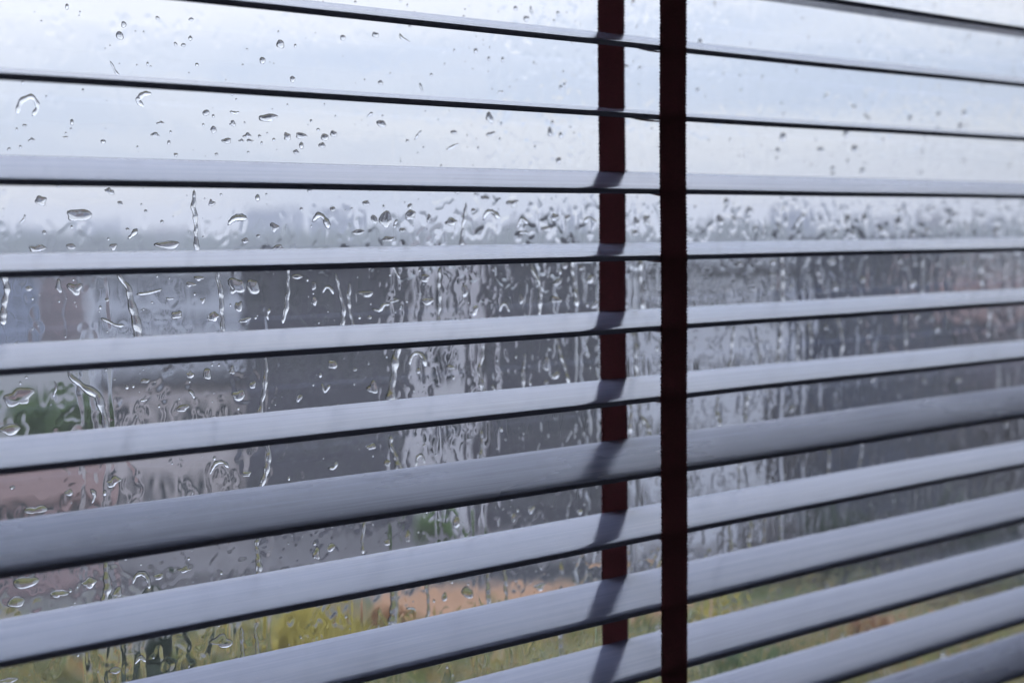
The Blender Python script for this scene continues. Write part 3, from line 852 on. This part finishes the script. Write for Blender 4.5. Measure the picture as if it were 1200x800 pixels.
def tube(mb, p, q, r0, r1, seg=7):
    p, q = np.array(p, float), np.array(q, float); d = q - p; d /= np.linalg.norm(d)
    u = np.cross(d, [.3, .9, .1]); u /= np.linalg.norm(u); v = np.cross(d, u)
    b0 = len(mb.v)
    for c, r in ((p, r0), (q, r1)):
        for i in range(seg):
            a = 2 * math.pi * i / seg; mb.v.append(tuple(c + r * (math.cos(a) * u + math.sin(a) * v)))
    mb.f += [(b0 + i, b0 + (i + 1) % seg, b0 + seg + (i + 1) % seg, b0 + seg + i) for i in range(seg)]
    mb.f.append(tuple(b0 + seg + i for i in range(seg)))
def tree(name, label, cat, px, yb, yt, wpx, lm, nleaf=1500, leaf=.22, trunk=.35, shape='round', group=None):
    p = ground(px, yb); dep = depth_of(p); Hh = (yb - yt) / FPX * dep; W = wpx / FPX * dep / 2
    e = ob(name, None); e.location = (p[0], p[1], ZG); tag(e, label, cat, group)
    tb = MB(); tr_ = max(.05, Hh * .025)
    zt = Hh * (.75 if shape != 'cone' else .9)
    tube(tb, (0, 0, -.1), (0.05, 0, zt * .5), tr_, tr_ * .7); tube(tb, (.05, 0, zt * .5), (0, .1, zt), tr_ * .7, tr_ * .25)
    for k in range(7):
        a = k * 2.4; z = zt * (.3 + .09 * k)
        tube(tb, (.04, 0, z), (W * .6 * math.cos(a), W * .6 * math.sin(a), z + Hh * .16), tr_ * .4, tr_ * .12, 5)
    tb.build('trunk' if Hh > 3 else 'stem', M_bark, e)
    nc = 26; cl = []
    for k in range(nc):
        if shape == 'cone':
            z = Hh * (trunk * .4 + (1 - trunk * .4) * rng.random()); rr = W * (1.02 - z / Hh) * 1.0
            a = rng.uniform(0, 6.28); q = rr * math.sqrt(rng.random())
            cl.append((q * math.cos(a), q * math.sin(a), z, max(.25, rr * .5)))
        else:
            v = rng.normal(0, 1, 3); v /= np.linalg.norm(v); q = rng.random() ** .4 * .75
            zc, hz = Hh * (trunk + (1 - trunk) / 2), Hh * (1 - trunk) / 2
            cl.append((v[0] * q * W, v[1] * q * W, zc + v[2] * q * hz, min(W, hz) * rng.uniform(.25, .45)))
    V = np.zeros((nleaf, 4, 3))
    for k in range(nleaf):
        c_ = cl[rng.integers(nc)]
        v = rng.normal(0, 1, 3); v /= np.linalg.norm(v)
        o_ = np.array(c_[:3]) + v * c_[3] * rng.random() ** .35
        a_ = rng.normal(0, 1, 3); a_ /= np.linalg.norm(a_); b_ = np.cross(a_, v + .01); b_ /= np.linalg.norm(b_)
        s = leaf * rng.uniform(.6, 1.3)
        V[k] = (o_ - a_ * s, o_ - b_ * s * .5, o_ + a_ * s, o_ + b_ * s * .5)
    V[:, :, 2] = np.maximum(V[:, :, 2], .05)
    me = mesh_np('crown', V.reshape(-1, 3), np.arange(nleaf * 4).reshape(-1, 4))
    ob('crown' if Hh > 3 else 'foliage', me, lm, e)
tree('tree', 'round green tree behind the pinkish brown house', 'tree', 62, 600, 450, 120, L_green, 2200, .3)
tree('conifer', 'dark green conifer on the lawn near the yellow shrubs', 'tree', 190, 905, 700, 120, L_dark, 2500, .18, shape='cone')
tree('shrub', 'tall yellow shrub beside the dark conifer', 'shrub', 350, 800, 700, 95, L_yell, 1300, .14, .1)
tree('shrub', 'low yellow green shrub between the yellow shrub and the earth bank', 'shrub', 415, 778, 722, 90, L_yell, 1000, .12, .05)
tree('shrub', 'bright green shrub in front of the dark apartment block', 'shrub', 515, 655, 592, 80, L_green, 1200, .2, .1)
tree('shrub', 'yellow shrub at the foot of the pale grey block', 'shrub', 840, 748, 694, 75, L_yell, 1000, .13, .1)
tree('shrub', 'green shrub on the lawn beside the rusty earth patch', 'shrub', 900, 822, 752, 170, L_green, 1500, .15, .05)
for k, (x, yb, yt, wp) in enumerate([(905, 690, 600, 90), (980, 685, 590, 110), (1065, 690, 585, 110), (1150, 690, 575, 120), (1235, 690, 560, 120)]):
    tree('shrub', 'dark evergreen shrub in the hedge below the slate blue block', 'shrub', x, yb, yt, wp, L_dark if k % 2 else L_grey, 1500, .2, .08, group='hedge of dark shrubs')
for k, (x, yb, yt, wp) in enumerate([(470, 742, 700, 60), (660, 735, 695, 55), (735, 728, 690, 60), (1030, 752, 715, 70)]):
    tree('shrub', 'low rusty autumn shrub on the bare earth by the road', 'shrub', x, yb, yt, wp, L_oran, 800, .12, .05, group='rusty shrubs by the road')
tree('tree', 'bare grey tree in front of the brown brick house', 'tree', 1165, 640, 440, 120, L_grey, 1800, .22, .25)
tree('tree', 'bare grey tree between the pale grey block and the slate blue block', 'tree', 930, 640, 430, 90, L_grey, 1400, .2, .25)

# mottled fallen leaves and low growth over the lawn
L_mix, t, b = mat('mottled ground growth')
gi = nd(t, 'ShaderNodeNewGeometry')
t.links.new(ramp(t, gi.outputs['Random Per Island'], [(0.0, (0.02, 0.045, 0.01)), (0.3, (0.08, 0.13, 0.018)), (0.5, (0.32, 0.27, 0.03)), (0.7, (0.38, 0.18, 0.06)), (0.85, (0.10, 0.15, 0.02)), (1.0, (0.48, 0.43, 0.36))]), b.inputs['Base Color'])
b.inputs['Roughness'].default_value = .7
V = []
for k in range(420):
    c_ = ground(random.uniform(-60, 1260), random.uniform(730, 850)); r_ = random.uniform(.3, 1.1); hh = random.uniform(.1, .7)
    for j in range(34):
        v = rng.normal(0, 1, 3); o_ = np.array([c_[0] + v[0] * r_ * .6, c_[1] + v[1] * r_ * .6, ZG + .08 + abs(v[2]) * hh * .5])
        a_ = rng.normal(0, 1, 3); a_ /= np.linalg.norm(a_); b_ = np.cross(a_, rng.normal(0, 1, 3)); b_ /= np.linalg.norm(b_); q = r_ * rng.uniform(.12, .3)
        V.append((o_ - a_ * q, o_ - b_ * q * .6, o_ + a_ * q, o_ + b_ * q * .6))
V = np.array(V); V[:, :, 2] = np.maximum(V[:, :, 2], ZG + .03)
V[:, :, :] = V
gc = ob('ground_cover', mesh_np('ground_cover', V.reshape(-1, 3), np.arange(V.shape[0] * 4).reshape(-1, 4)), L_mix)
tag(gc, 'mottled yellow, rusty and green low growth over the lawn', 'plants', kind='stuff')

# distant wood on the horizon
wv = []
mbw = MB()
for k in range(900):
    a = math.radians(rng.uniform(0, 95)); r_ = rng.uniform(780, 1050)
    x, y = r_ * math.sin(a), r_ * math.cos(a); s = rng.uniform(5, 11); h_ = rng.uniform(12, 19)
    b0 = len(mbw.v); seg = 6
    for q, z in ((.7, 0), (1, .45), (.7, .85)):
        mbw.v += [(x + s * q * math.cos(6.283 * i / seg) * rng.uniform(.8, 1.2), y + s * q * math.sin(6.283 * i / seg), ZG + h_ * z) for i in range(seg)]
    mbw.v.append((x, y, ZG + h_))
    for lv in range(2):
        A = b0 + lv * seg; mbw.f += [(A + i, A + (i + 1) % seg, A + seg + (i + 1) % seg, A + seg + i) for i in range(seg)]
    mbw.f += [(b0 + 2 * seg + i, b0 + 2 * seg + (i + 1) % seg, b0 + 3 * seg) for i in range(seg)]
wd_ = mbw.build('distant_wood', L_dark)
tag(wd_, 'misty band of distant woodland along the horizon', 'wood', kind='stuff')

# ------------------------------------------------------------------ wet air
HAZE = 0.0008
if HAZE:
    hm = bpy.data.materials.new('rain haze'); hm.use_nodes = True
    t = hm.node_tree; t.nodes.clear()
    o_ = nd(t, 'ShaderNodeOutputMaterial'); pv = nd(t, 'ShaderNodeVolumePrincipled')
    pv.inputs['Color'].default_value = (0.70, 0.71, 0.73, 1)
    pv.inputs['Density'].default_value = HAZE
    t.links.new(pv.outputs[0], o_.inputs['Volume'])
    h = MB().box(-1650, 1650, -1650, 1650, ZG - 1, 26).build('haze', hm)
    tag(h, 'pale wet haze in the rainy air', 'haze', kind='stuff')
